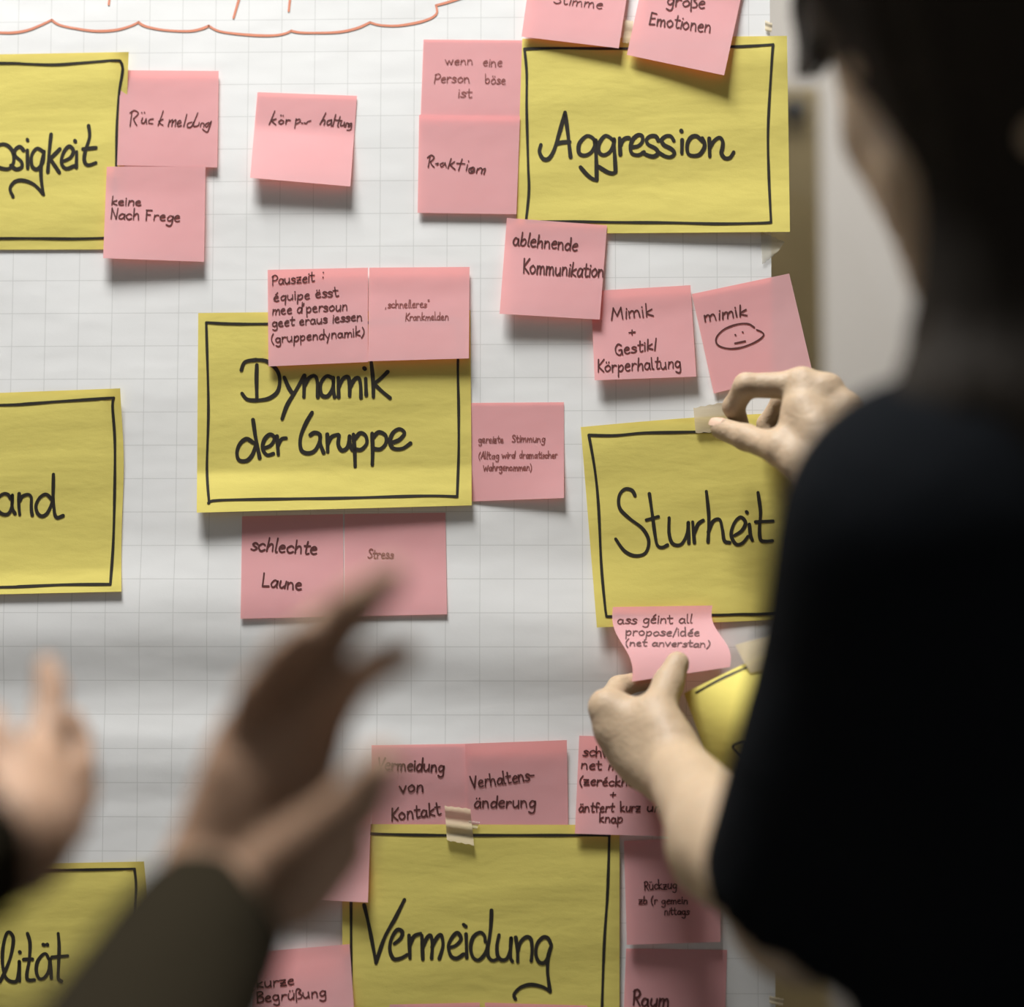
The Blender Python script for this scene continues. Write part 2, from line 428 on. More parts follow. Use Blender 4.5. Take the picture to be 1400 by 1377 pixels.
A.ink([[(717, 67), (762, 66), (860, 66.5), (1000, 64), (1056, 61)], [(1057, 61), (1055, 85), (1050, 175), (1051, 240), (1054, 303)],
       [(717, 67), (720, 100), (720, 150), (722, 225), (723, 262), (719, 303)], [(719, 303), (775, 303), (850, 304), (915, 304.5), (982, 306), (1040, 305), (1054, 304)]], 3.4, M_ink, 'marker_frame', 3)
B = card([(271, 428), (643, 424), (645, 691), (269, 701)], 2, cardlift(lambda u, v: .007*np.clip(v-.8, 0, 1)*5*(1-.5*u), 3), 'yellow card headed Dynamik der Gruppe, in the middle of the sheet')
sB = traced('''0,592 60,600 112,645 130,700 118,765 70,803 0,815;5,620 3,700 5,805;155,688 180,745 205,782;265,678 215,765 170,840 143,915;
265,685 262,795;264,735 290,692 322,680 336,715 338,795;420,692 385,682 353,725 358,782 392,790 420,745 423,690;423,690 424,760 430,795;
450,690 452,795;452,745 475,697 503,686 512,725 512,790;513,745 538,700 562,692 572,730 574,798;600,695 603,785;592,638 596,642;
630,605 640,700 642,795;720,658 685,692 645,722;645,722 690,765 733,800;
45,1075 82,1058 102,1020 78,1000 48,1025 36,1075 60,1112 95,1105;115,1010 122,1110;120,1060 140,1025 165,1020;
307,880 270,945 243,1020 248,1085 285,1103 325,1085 350,1030 348,1000 320,990 298,1003;350,1000 352,1050 370,1100;
390,1000 392,1095;392,1050 415,1012 450,1000;455,1005 450,1055 470,1087 500,1070 512,1010;512,1010 512,1050 527,1085;
533,1000 540,1100 542,1175;540,1025 570,992 600,1008 605,1050 575,1083 540,1080;635,995 638,1080 636,1165;638,1020 670,988 708,1005 710,1048 680,1080 640,1077;
740,1047 785,1028 812,992 785,970 750,990 732,1038 750,1075 800,1077 845,1048''', 350, 344, .25)
sB += [[(330, 506), (335, 495), (350, 492)], [(331, 538), (338, 546), (350, 547.5)],
       [(346, 605), (337, 600), (328, 607), (324, 619), (327, 629), (337, 630), (345, 622), (350, 608)], [(346, 574), (349, 595), (352, 610), (355, 626)]]
B.ink(sB, 5.0, M_ink, step=1.5)
B.ink([[(282, 441), (283, 475), (285, 560), (283, 640), (286, 688)], [(282, 441), (330, 443), (450, 442), (628, 440)], [(628, 440), (626, 500), (627, 560), (627, 620), (625, 679)],
       [(285, 688), (300, 684), (400, 682), (470, 681), (580, 678), (625, 679)]], 3.4, M_ink, 'marker_frame', 3)
Cc = card([(794, 584), (1166, 562), (1188, 842), (816, 858)], 2, cardlift(lambda u, v: .006*np.clip(v-.3, 0, 1)*(1-u)**3*1.4, 5), 'yellow card headed Sturheit, being taped up by the right hand of the woman',
          warp=lambda u, v: np.stack([-6*(1-u)*np.sin(np.pi*v)*0, -4*np.sin(np.pi*u)*(1-v)], -1))
Cc.ink(traced('''268,662 255,640 225,636 202,665 205,715 245,757 300,800 325,850 312,900 270,913 225,893 188,843;
328,655 340,740 352,830 362,870 382,878 403,868;315,764 365,750;410,755 410,820 425,862 460,865 485,820 490,775;490,775 492,860;
508,772 515,858;513,825 530,782 552,765;565,645 575,750 572,855;573,815 592,770 620,762 632,805 640,850 662,858;
682,828 712,808 728,775 708,752 682,775 668,825 688,864 715,860 738,832;744,782 748,825 756,848;732,730 735,733;
780,650 790,730 786,800 790,845 812,853 840,850;770,772 842,768''', 780, 460, 1/3.0435), 4.4, M_ink, step=1.5)
Cc.ink([[(805, 595), (840, 595.5), (880, 592), (930, 591), (975, 590), (1060, 588), (1150, 582)], [(805, 595), (813, 641), (818, 690), (822, 772), (827, 828), (829, 842)],
        [(829, 843), (845, 843), (900, 841.5), (980, 841), (1010, 840), (1053, 839), (1170, 828)], [(1150, 582), (1160, 700), (1170, 828)]], 3.6, M_ink, 'marker_frame', 3)
Dc = card([(-200, 78), (176, 71), (166, 341), (-200, 342)], 2, cardlift(lambda u, v: .005*np.clip(u-.93, 0, 1)*14*(1-v)**8, 7), 'yellow card ending in osigkeit, cut by the left edge of the photo at the top')
Dc.ink(traced('''-60,830 0,792 40,795 70,830 75,885 50,922 0,918 -60,890;130,822 108,802 82,822 85,852 118,885 118,915 88,925 60,905;150,822 152,920;150,763 152,768;
235,828 202,812 174,850 176,908 205,925 235,885 242,828;242,828 226,900 226,980 238,1063;238,1063 190,1012 135,988 85,992 56,1030 72,1076;
280,735 270,830 262,940;328,815 275,868;275,868 325,943;345,882 385,862 402,825 378,800 348,835 336,890 362,922 405,908;
420,830 418,915;410,770 413,774;485,688 490,750 466,830 462,880 482,903 525,890;454,815 525,808''', 0, 0, .25), 4.6, M_ink, step=1.5)
Dc.ink([[(-180, 88), (0, 86.5), (37, 87.5), (75, 88.5), (112, 86), (150, 83), (164, 83)], [(164, 83), (168, 94), (163, 127), (160, 170), (159, 226), (157, 330)], [(-180, 327), (0, 326), (50, 326), (100, 326.5), (141, 325.5), (156, 325)]], 3.4, M_ink, 'marker_frame', 3)
Ec = card([(-207, 545), (163, 531), (166, 809), (-207, 817)], 2, cardlift(lambda u, v: .004*np.clip(u-.93, 0, 1)*14*(1-v)**6+.002*np.clip(v-.9, 0, 1)*10, 9), 'yellow card ending in and, at the left edge of the photo halfway down',
          warp=lambda u, v: np.stack([5*u*np.exp(-((v-.35)/.3)**2), 0*u], -1))
Ec.ink(traced('''205,580 160,510 90,490 20,520 -60,620 -50,780 30,870 120,890 190,840 235,700 240,520;240,520 232,640 240,780 290,870;370,490 362,600 365,750 380,890;380,620 430,540 540,505 600,560 600,700 605,820 620,900;
990,600 920,520 850,505 750,580 690,720 720,860 800,920 890,880 960,760 1010,600 1020,400 1025,120;1020,560 1030,700 1050,880 1100,950 1210,910''', 0, 640, 1/14), 4.4, M_ink, step=1.5)
Ec.ink([[(-190, 558), (0, 554), (40, 552), (80, 549), (156, 544)], [(156, 544), (154, 555), (157, 600), (157, 660), (155, 740), (151, 799)], [(-190, 806), (0, 803), (30, 802), (90, 799.5), (151, 799)]], 3.6, M_ink, 'marker_frame', 3)
Fc = card([(468, 1127), (847, 1128), (847, 1398), (468, 1398)], 4, cardlift(lambda u, v: .003*(1-u)**6*v, 11), 'yellow card headed Vermeidung with tape on its top edge')
Fc.ink(traced('''590,820 620,950 655,1135;655,1135 700,1000 760,890 810,790;755,1030 790,1000 798,965 770,955 740,1000 730,1060 750,1112 790,1110 825,1090;
835,985 840,1110;838,1040 862,990 898,975;905,985 910,1115;910,1050 930,1003 952,985 962,1035 958,1110;960,1050 985,1000 1010,983 1020,1040 1000,1112''', 350, 1032, .2506)
       + traced('''-60,660 20,640 90,560 50,485 -10,530 -60,640 -30,760 40,790 120,740;150,500 155,640 158,780;120,385 150,408;
380,590 370,520 320,480 240,530 205,650 230,770 300,810 380,730 420,600 445,420 455,215;410,620 410,740 440,800 480,815 530,795;
545,510 520,640 530,760 580,810 640,790 680,680 690,550;690,550 680,700 685,790 705,825;745,540 765,700 768,830;768,720 800,600 870,535 925,560 940,680 930,820;
1170,630 1130,550 1070,540 1000,620 985,740 1020,830 1080,845 1130,780 1170,630;1170,640 1130,780 1125,950 1140,1080 1155,1185;1155,1185 1060,1130 920,1105 800,1140 725,1220 740,1275''', 620, 1220, 1/8.75), 4.8, M_ink, step=1.5)
Fc.ink([[(479, 1139), (540, 1141), (600, 1142), (640, 1142), (760, 1142), (833, 1142)], [(833, 1142), (832, 1180), (830, 1230), (826, 1290), (823, 1377), (823, 1388)], [(479, 1139), (480, 1240), (480, 1388)]], 3.6, M_ink, 'marker_frame', 3)
Gc = card([(-182, 1186), (195, 1178), (199, 1452), (-182, 1455)], 2, cardlift(lambda u, v: .004*np.clip(u-.93, 0, 1)*14*(1-v)**6, 13), 'yellow card ending in lität, half hidden by the blurred hands at the bottom left',
          warp=lambda u, v: np.stack([5*u*np.exp(-((v-.2)/.2)**2), 0*u], -1))
Gc.ink(traced('''0,960 80,800 170,560 215,300 180,190 120,175 70,300 40,520 50,740 100,900 200,960 280,920 310,640;310,640 315,950;315,485 322,492;440,190 480,340 470,600 430,840 450,930 550,930;380,605 520,600;
780,600 740,520 680,530 600,640 580,780 620,900 700,900 780,780 800,600;800,600 820,900;690,365 710,375;755,365 760,372;930,190 945,400 935,700 930,900 980,950;830,570 1080,545''', 0, 1260, 1/11.67), 4.4, M_ink, step=1.5)
Gc.ink([[(-170, 1192), (40, 1190), (100, 1189.5), (184, 1188)], [(184, 1188), (186, 1215), (183, 1290), (184, 1440)]], 3.4, M_ink, 'marker_frame', 3)

# --- pink notes
note([(165, 96), (299, 97), (297, 229), (160, 226)], 4, curl(3, 2), 'pink note reading Rückmeldung, right of the osigkeit card').ink(traced('722,612 717,650 712,690;712,618 735,604 757,620 730,650;730,650 738,668 748,685;780,645 774,668 788,673 800,650;800,650 802,676;775,615 777,618;790,614 792,617;838,650 818,655 814,672 836,676;893,607 880,645 865,685;892,652 868,664;868,664 880,678 892,684;928,655 920,690;924,672 944,655 940,690;942,672 962,655 958,690;970,676 990,670 984,658 970,672 974,690 992,686;1022,625 1005,692;1050,668 1028,675 1026,695 1050,688 1082,618;1060,668 1060,690 1084,686 1090,670;1096,692 1102,674 1116,676 1114,694;1142,670 1124,680 1130,694 1156,664;1156,664 1144,700 1132,722 1108,706', 0, 0, .25), 1.6)
note([(146, 228), (281, 226), (279, 358), (141, 353)], 6, curl(11, 5), 'pink note reading keine Nach Frege, below the Rückmeldung note').ink(write('keine', 152, 280, 193, 281, 6.2)+write('Nach Frege', 151, 299, 246, 303, 7.5), 1.8)
note([(352, 126), (488, 131), (479, 255), (342, 243)], 2, curl(17, 15, .40, 1.04), 'pink note reading Körper haltung with its lower half curling forward').ink(traced('103,607 88,645 72,682;110,650 85,660;85,660 95,670 108,682;138,655 124,668 138,678 153,664 138,655;135,630 138,632;148,631 150,634;166,655 163,678;165,664 176,656 188,658;220,650 216,675 212,702;218,657 238,652 242,664 220,678;248,672 256,674;264,672 270,674;276,676 282,666 300,660;382,617 366,650 350,680;360,662 374,655 378,664 372,682;412,656 392,662 390,682 408,676 414,656;414,656 412,690;436,627 420,690;460,638 446,690 452,694;434,656 470,660;466,668 462,686 478,684 484,668;484,668 484,692;490,692 496,673 508,678 504,694;522,674 506,680 508,694 524,676;524,676 518,708 498,712', 350, 0, .25), 1.6)
note([(579, 54), (714, 55), (711, 188), (574, 190)], 1, curl(.5, .5), 'pink note reading Wenn eine Person böse ist, left of the Aggression card').ink(write('wenn', 609, 88, 646, 88, 6)+write('eine', 660, 90, 686, 91, 6.5)+write('Person', 593, 113, 642, 113, 7)+write('böse', 663, 114, 691, 115, 7)+write('ist', 626, 133, 645, 133, 7), 1.3, M_pen_light)
note([(573, 157), (711, 159), (706, 293), (571, 291)], 4, curl(2, 2), 'pink note reading Reaktion, overlapping the note above it').ink(traced('952,856 942,914;938,862 958,849 974,862 954,886;954,886 962,902 974,914;982,896 998,893 990,902;1024,890 1008,898 1014,912 1030,900 1034,890;1034,890 1040,913;1067,868 1050,920;1086,884 1062,902;1062,902 1074,914 1088,926;1127,870 1108,932;1098,893 1142,896;1157,900 1150,932;1162,880 1163,883;1188,914 1166,924 1168,944 1192,940 1194,918 1176,924 1178,940 1190,930;1212,922 1205,946;1208,932 1226,918 1236,926 1232,948;1236,930 1254,922 1246,952', 350, 0, .25), 1.7)
note([(732, -84), (867, -68), (846, 66), (713, 50)], 5, curl(5, 10), 'pink note reading Stimme, cut by the top edge of the photo').ink(write('Stimme', 757, 4, 823, 12, 7), 1.4)
note([(886, -58), (1019, -30), (990, 103), (857, 75)], 5, curl(7, 14), 'pink note reading große Emotionen, tilted across the top of the Aggression card').ink(write('große', 911, 7, 963, 12, 9)+write('Emotionen', 887, 33, 971, 45, 9.5), 2.0)
note([(693, 298), (830, 308), (820, 437), (683, 429)], 6, curl(11, 8), 'pink note reading ablehnende Kommunikation, below the Aggression card').ink(write('ablehnende', 701, 335, 789, 343, 9.5)+write('Kommunikation', 715, 374, 825, 379, 10.5), 2.1)
note([(808, 398), (944, 390), (952, 515), (813, 520)], 4, curl(11, 8), 'pink note reading Mimik + Gestik/ Körperhaltung, right of the ablehnende note').ink(write('Mimik', 836, 437, 893, 432, 9.5)+write('+', 860, 460, 869, 459, 8)+write('Gestik/', 842, 486, 900, 477, 8)+write('Körperhaltung', 817, 509, 931, 503, 8.8), 1.9)
note([(946, 402), (1079, 374), (1110, 505), (976, 538)], 2, curl(3, 4), 'pink note reading mimik with a drawn oval face, at the right edge of the sheet').ink(
    write('mimik', 963, 440, 1021, 431, 8.5)+traced('1325,415 1290,395 1230,398 1160,425 1118,470 1125,510 1180,530 1250,525 1330,495 1375,460 1365,440 1338,428;1220,455 1223,457;1260,440 1263,442;1218,502 1275,490', 700, 344, .25), 2.1)
note([(366, 369), (503, 366), (503, 495), (367, 501)], 5, curl(6, 7), 'pink note with five lines starting Pauszeit, on top of the Dynamik card').ink(
    write('Pauszeit', 372, 390, 430, 385, 7.3)+write(':', 441, 382, 443, 382, 7)+write('équipe ësst', 374, 412, 463, 405, 7)+write("mee d'persoun", 372, 430, 475, 424, 7)+write('geet eraus iessen', 372, 447, 495, 438, 6.6)+write('(gruppendynamik)', 371, 469, 498, 459, 6.6), 1.7)
note([(505, 366), (642, 365), (641, 490), (503, 494)], 5, curl(9, 10), 'pink note with tiny writing schnelleres Krankmelden, beside the Pauszeit note').ink(write(',schnelleres"', 527, 421, 587, 420, 5.4)+write('Krankmelden', 554, 438, 613, 437, 5.4), 1.2, M_pen_light)
note([(634, 551), (771, 550), (771, 681), (634, 686)], 1, curl(0, 9, .25, 2), 'pink note reading gereizte Stimmung, tucked under the right of the Dynamik card').ink(
    write('gereizte', 654, 605, 688, 605, 5.2)+write('Stimmung', 700, 604, 745, 604, 5.2)+write('(Alltag', 654, 627, 682, 627, 5)+write('wird', 686, 626, 704, 626, 5)+write('dramatischer', 710, 626, 762, 626, 5)+write('Wahrgenommen)', 661, 643, 727, 643, 5), 1.25, M_pen_light)
note([(331, 706), (469, 703), (470, 843), (329, 846)], 1, curl(3, 2), 'pink note reading schlechte Laune, under the Dynamik card').ink(write('schlechte', 343, 752, 433, 758, 9.5)+write('Laune', 358, 801, 412, 807, 9.5), 2.2)
note([(471, 703), (609, 701), (611, 840), (471, 843)], 1, curl(2, 3), 'pink note reading Stress, behind the pointing blurred hand').ink(write('Stress', 503, 763, 538, 763, 6.5), 1.5, M_pen_light)
def heldlift(u, v):
    return .001*(20*np.clip((v-.15)/.85, 0, 1)**1.4+5*np.sin(np.pi*np.clip(v, 0, 1))*v)
note([(838, 830), (974, 828), (998, 912), (864, 932)], 13, heldlift, 'pink note reading ass géint all propose/idée, held under a thumb',
     warp=lambda u, v: np.stack([-6*np.sin(2*np.pi*v)*1.0, 0*u], -1)).ink(write('ass géint all', 844, 853, 946, 852, 6.5)+write('propose/idée', 855, 869, 956, 870, 6)+write('(net anverstan)', 855, 883, 970, 885, 5), 1.7)
note([(508, 1019), (640, 1017), (642, 1150), (508, 1152)], 1, curl(.4, .4), 'pink note reading Vermeidung von Kontakt, above the Vermeidung card').ink(write('Vermeidung', 516, 1052, 607, 1055, 9)+write('von', 547, 1084, 579, 1082, 9)+write('Kontakt', 535, 1122, 603, 1114, 9.5), 2.2)
note([(636, 1017), (775, 1012), (777, 1146), (638, 1150)], 2, curl(.3, .4, top=3), 'pink note reading Verhaltensänderung, between two notes above the Vermeidung card').ink(write('Verhaltens-', 645, 1077, 731, 1066, 8.8)+write('änderung', 648, 1104, 732, 1104, 8.8), 2.1)
note([(792, 1006), (928, 1010), (922, 1144), (786, 1140)], 6, curl(8, 9), 'pink note reading net and knap, half hidden behind the left wrist of the woman').ink(
    write('schwätzt', 797, 1033, 870, 1037, 7.5)+write('net méi', 794, 1051, 858, 1054, 7)+write('(zeréckhalend)', 792, 1073, 905, 1076, 7)+write('+', 834, 1091, 842, 1091, 8)+write('äntfert', 791, 1110, 839, 1110, 7)+write('kurz', 848, 1110, 875, 1110, 7)+write('un', 884, 1110, 903, 1110, 7)+write('knap', 819, 1124, 851, 1125, 7), 1.9)
note([(372, 1104), (508, 1102), (503, 1234), (368, 1228)], 9, curl(9, 14), 'blank pink note curling at the left edge of the Vermeidung card')
note([(348, 1302), (478, 1291), (487, 1424), (344, 1430)], 11, curl(9, 12, .1, 1.3), 'pink note reading kurze Begrüßung, at the bottom left of the Vermeidung card').ink(write('kurze', 352, 1351, 402, 1346, 7.5)+write('Begrüßung', 352, 1371, 446, 1362, 7.5), 1.9)
note([(853, 1150), (985, 1144), (985, 1288), (857, 1292)], 3, curl(8, 9, .1, 1.6), 'pink note reading Rückzug, between the Vermeidung card and the left elbow of the woman').ink(write('Rückzug', 881, 1217, 925, 1215, 6.8)+write('zb (r gemein', 873, 1236, 940, 1236, 5.6)+write('nittags', 908, 1251, 942, 1251, 5.6), 1.5)
note([(856, 1297), (994, 1299), (990, 1435), (851, 1430)], 1, curl(6, 6), 'pink note reading Raum, below the Rückzug note at the bottom edge').ink(write('Raum', 865, 1374, 914, 1377, 11), 2.6)
note([(514, 1374), (656, 1371), (658, 1505), (514, 1508)], 6, curl(2, 2), 'blank pink note showing only its top edge, lower left on the Vermeidung card')
note([(663, 1371), (803, 1375), (800, 1508), (663, 1505)], 6, curl(2, 2), 'blank pink note showing only its top edge, lower right on the Vermeidung card')
note([(185, 1378), (321, 1364), (332, 1496), (198, 1506)], 1, curl(2, 2), 'pink note corner between the blurred forearm and the kurze Begrüßung note')

# --- tape
def tape(corners, layer, label, m=None, lift=None, jag=.7):
    def wp(u, v):
        e = np.where(v < .02, 1, 0)+np.where(v > .98, 1, 0)
        return np.stack([0*u, e*jag*np.sin(u*23+corners[0][0])], -1)
    return Paper('tape_strip', corners, layer, lift or (lambda u, v: .0003*np.sin(v*9)+.0003), m or M_tape, label, 'tape', 'strips of tape', warp=wp, n=14)
tape([(948, 558), (990, 550), (1000, 590), (951, 592)], 5, 'beige tape strip pinched by the right thumb over the Sturheit card', lift=lambda u, v: .001+.004*u*(1-v))
tape([(608, 1102), (643, 1106), (648, 1156), (611, 1149)], 6, 'crinkled beige tape strip on the top edge of the Vermeidung card', lift=lambda u, v: .0009*np.sin(v*14)+.001)
tape([(640, 1122), (656, 1124), (652, 1134), (645, 1133)], 6, 'small torn end of tape beside the crinkled strip on the Vermeidung card', M_tape_thin)
tape([(851, 27), (866, 29), (864, 60), (850, 58)], 4, 'pale tape between the Stimme and große Emotionen notes')
tape([(1040, 316), (1073, 331), (1062, 346), (1042, 362)], 1.6, 'clear tape corner sticking past the sheet edge below the Aggression card', M_tape_thin)
tape([(1046, 28), (1056, 32), (1055, 44), (1046, 42)], 1.6, 'scrap of tape on the sheet edge above the Aggression card')
tape([(1052, 1362), (1072, 1366), (1070, 1376), (1052, 1372)], 1.6, 'scrap of tape on the sheet edge at the bottom right')

# --- the bent card under the woman's arm
class Bent(Paper):
    def pos(s, u, v):
        p = s.pix(u, v)
        return P(p[..., 0], p[..., 1], s.lift(u, v))
BC = Bent('bent_card', [(935, 948), (1130, 853), (1200, 1085), (1000, 1125)], 0, lambda u, v: .048+.02*u+.042*np.sin(np.pi*np.clip(v*1.05, 0, 1))*np.minimum(1, u*2.2), M_yellow, 'loose yellow card bulging out between the woman arm and body, with tape on its corner', 'card', n=34,
          warp=lambda u, v: np.stack([0*u, 0*u], -1))
BC.ink([[(952, 947), (985, 929), (1025, 911), (1060, 896), (1110, 874)], [(1014, 1013), (1001, 1020), (1008, 1030), (1017, 1041)], [(1000, 1068), (1006, 1060), (1004, 1072), (1012, 1064)]], 3.0, M_ink, 'marker_frame', 2)
t = Bent('tape_strip', [(1005, 882), (1075, 862), (1085, 905), (1025, 920)], 0, lambda u, v: .0585+.016*u+.010*v, M_tape, 'beige tape hanging from the top edge of the bent loose card', 'tape', 'strips of tape', n=12)
print('papers done')
#PEOPLE#
# ------------------------------------------------------------------ bodies: distance fields turned into one skin
F32 = np.float32
def cap(a, b, ra, rb):
    a = np.array(a, F32); b = np.array(b, F32); ab = b-a; L = float(ab@ab)+1e-12
    def f(X):
        t = np.clip(((X-a)@ab)/L, 0, 1); return np.linalg.norm(X-a-t[:, None]*ab, axis=1)-(ra+(rb-ra)*t)
    return f
def ell(c, r, R=None):
    c = np.array(c, F32); r = np.array(r, F32); R = np.eye(3, dtype=F32) if R is None else np.array(R, F32)
    def f(X):
        q = (X-c)@R.T; k0 = np.linalg.norm(q/r, axis=1); k1 = np.linalg.norm(q/(r*r), axis=1)+1e-9
        return k0*(k0-1)/k1
    return f
def smin(a, b, k):
    h = np.clip(.5+.5*(b-a)/k, 0, 1); return b+(a-b)*h-k*h*(1-h)
def smax(a, b, k): return -smin(-a, -b, k)
def blend(items):                                   # [(f,k)...]
    def f(X):
        d = items[0][0](X)
        for g, k in items[1:]: d = smin(d, g(X), k)
        return d
    return f
def grid_field(f, lo, hi, h):
    lo = np.array(lo, float)-2*h; hi = np.array(hi, float)+2*h
    n = np.ceil((hi-lo)/h).astype(int)+1
    ax = [lo[i]+h*np.arange(n[i]) for i in range(3)]
    G = np.stack(np.meshgrid(*ax, indexing='ij'), -1).reshape(-1, 3).astype(F32)
    out = np.empty(len(G), F32)
    for i in range(0, len(G), 400000): out[i:i+400000] = f(G[i:i+400000])
    return out.reshape(n), lo
def surface(f, lo, hi, h):
    """surface nets: one vertex per crossed cell, one quad per crossed edge"""
    D, o = grid_field(f, lo, hi, h); s = D < 0
    nx, ny, nz = D.shape; cs = (nx-1, ny-1, nz-1)
    acc = np.zeros(cs+(3,), F32); cnt = np.zeros(cs, F32)
    corners = [(i, j, k) for i in (0, 1) for j in (0, 1) for k in (0, 1)]
    for c in corners:
        for ax in range(3):
            if c[ax]: continue
            e = list(c); e[ax] = 1
            sl0 = tuple(slice(c[i], c[i]+cs[i]) for i in range(3)); sl1 = tuple(slice(e[i], e[i]+cs[i]) for i in range(3))
            m = s[sl0] != s[sl1]; d0 = D[sl0][m]; d1 = D[sl1][m]; t = d0/(d0-d1)
            p = np.tile(np.array(c, F32), (len(t), 1)); p[:, ax] += t
            acc[m] += p; cnt[m] += 1
    act = cnt > 0; ids = -np.ones(cs, int); ids[act] = np.arange(act.sum())
    V = (np.argwhere(act)+acc[act]/cnt[act][:, None])*h+o
    Q = []
    for ax in range(3):
        b, c = (ax+1) % 3, (ax+2) % 3
        sl0 = [slice(1, -1)]*3; sl1 = [slice(1, -1)]*3; sl0[ax] = slice(0, -1); sl1[ax] = slice(1, None)
        m = s[tuple(sl0)] != s[tuple(sl1)]; I = np.argwhere(m); off = np.ones(3, int); off[ax] = 0; I = I+off
        fl = s[tuple(sl0)][m]
        q = []
        for db, dc in ((0, 0), (1, 0), (1, 1), (0, 1)):
            J = I.copy(); J[:, b] -= db; J[:, c] -= dc; q.append(ids[tuple(J.T)])
        q = np.stack(q, 1); q[~fl] = q[~fl][:, ::-1]; Q.append(q)
    Q = np.concatenate(Q); Q = Q[(Q >= 0).all(1)]
    return V, Q
def skin_mesh(name, pieces, m, parent=None, loc=None, relax=2):
    Vs, Fs, n = [], [], 0
    for f, lo, hi, h in pieces:
        V, Q = surface(f, lo, hi, h)
        Vs.append(V); Fs.append(Q+n); n += len(V)
    V = np.concatenate(Vs); Q = np.concatenate(Fs)
    # light smoothing of the net
    E = np.concatenate([Q[:, [0, 1]], Q[:, [1, 2]], Q[:, [2, 3]], Q[:, [3, 0]]]); E = np.concatenate([E, E[:, ::-1]])
    deg = np.bincount(E[:, 0], minlength=len(V))[:, None]+1e-9
    for _ in range(relax):
        S = np.stack([np.bincount(E[:, 0], V[E[:, 1], i], len(V)) for i in range(3)], 1); V = V*.5+S/deg*.5
    me = bpy.data.meshes.new(name)
    if loc is None and parent is not None: loc = np.array(parent.location)
    loc = np.array(loc, float); V = V-loc
    me.vertices.add(len(V)); me.vertices.foreach_set('co', V.astype(F32).ravel())
    me.loops.add(len(Q)*4); me.loops.foreach_set('vertex_index', Q.astype(np.int32).ravel())
    me.polygons.add(len(Q)); me.polygons.foreach_set('loop_start', np.arange(0, len(Q)*4, 4, dtype=np.int32))
    me.update(calc_edges=True); me.polygons.foreach_set('use_smooth', [True]*len(Q)); me.materials.append(m)
    o = bpy.data.objects.new(name, me); COL.objects.link(o)
    if parent is not None: o.parent = parent
    else: o.location = loc
    return o
def J(px, py, d): return P(float(px), float(py), float(d))
def hand(spec, palm_r, k=.006):
    """spec: wrist, fingers {name: ([joints], [radii])}, palm extras"""
    palm = []
    for nm in ('index', 'middle', 'ring', 'pinky'):
        j, r = spec[nm]; palm.append((cap(spec['wrist']+(j[0]-spec['wrist'])*.18, j[0], palm_r*.95, r[0]*1.02), .012))
    for g in spec.get('extra', []): palm.append((g, .010))
    pf = blend(palm)
    chains = []
    for nm in ('index', 'middle', 'ring', 'pinky', 'thumb'):
        j, r = spec[nm]
        ch = blend([(cap(j[i], j[i+1], r[i], r[i+1]), .0035) for i in range(len(j)-1)])
        chains.append((ch, .012 if nm == 'thumb' else k))
    def f(X):
        p = pf(X); d = p
        for ch, kk in chains: d = smin(d, smin(p, ch(X), kk), .0012)
        return d
    return f
def bounds(pts, pad):
    a = np.array(pts); return a.min(0)-pad, a.max(0)+pad

# ---------------- the woman on the right
f2 = np.array([-.7, .7]); 
T = np.array([.332, -.34, 0.])
fw = np.array([-.707, .707, 0]); lf = np.array([-.707, -.707, 0]); upv = np.array([0, 0, 1.])
def B3(a, b, c): return T+fw*a+lf*b+upv*c
LS = J(1272, 722, .45); LE = J(1098, 1244, .32); LW = J(918, 1042, .085)
RS = B3(.0, -.175, LS[2]); RW = J(1140, 672, .10); RE = np.array([.42, -.215, 1.225])
Rs = {
 'wrist': RW,
 'index': ([J(1092, 527, .062), J(1020, 527, .056), J(1003, 556, .040), J(1012, 580, .028)], [.0104, .0088, .0078, .0066]),
 'middle': ([J(1128, 536, .066), J(1070, 548, .030), J(1048, 580, .018), J(1052, 600, .022)], [.0100, .0080, .0070, .0060]),
 'ring': ([J(1156, 562, .072), J(1105, 575, .026), J(1078, 600, .014), J(1082, 620, .022)], [.0096, .0076, .0068, .0058]),
 'pinky': ([J(1176, 592, .080), J(1140, 605, .036), J(1115, 625, .022), J(1112, 640, .030)], [.0086, .0068, .0060, .0052]),
 'thumb': ([J(1112, 648, .095), J(1064, 614, .078), J(1020, 598, .056), J(986, 586, .040)], [.0155, .0106, .0094, .0080]),
 'extra': [cap(J(1100, 560, .075), J(1135, 625, .092), .013, .016), ell(J(1098, 522, .068), (.0085,)*3), ell(J(1133, 530, .072), (.0085,)*3), ell(J(1160, 556, .078), (.008,)*3), ell(J(1180, 585, .084), (.0075,)*3)],
}
Rs['extra'] += [cap(J(1068, 612, .078), J(1098, 548, .066), .007, .009)]
rh = hand(Rs, .0150)
rfa = blend([(cap(RW, RW+(RE-RW)*.5, .0225, .031), .01), (cap(RW+(RE-RW)*.5, RE, .031, .037), .02), (cap(RE, RS, .038, .046), .03)])
r_arm = lambda X: smin(rh(X), rfa(X), .012)
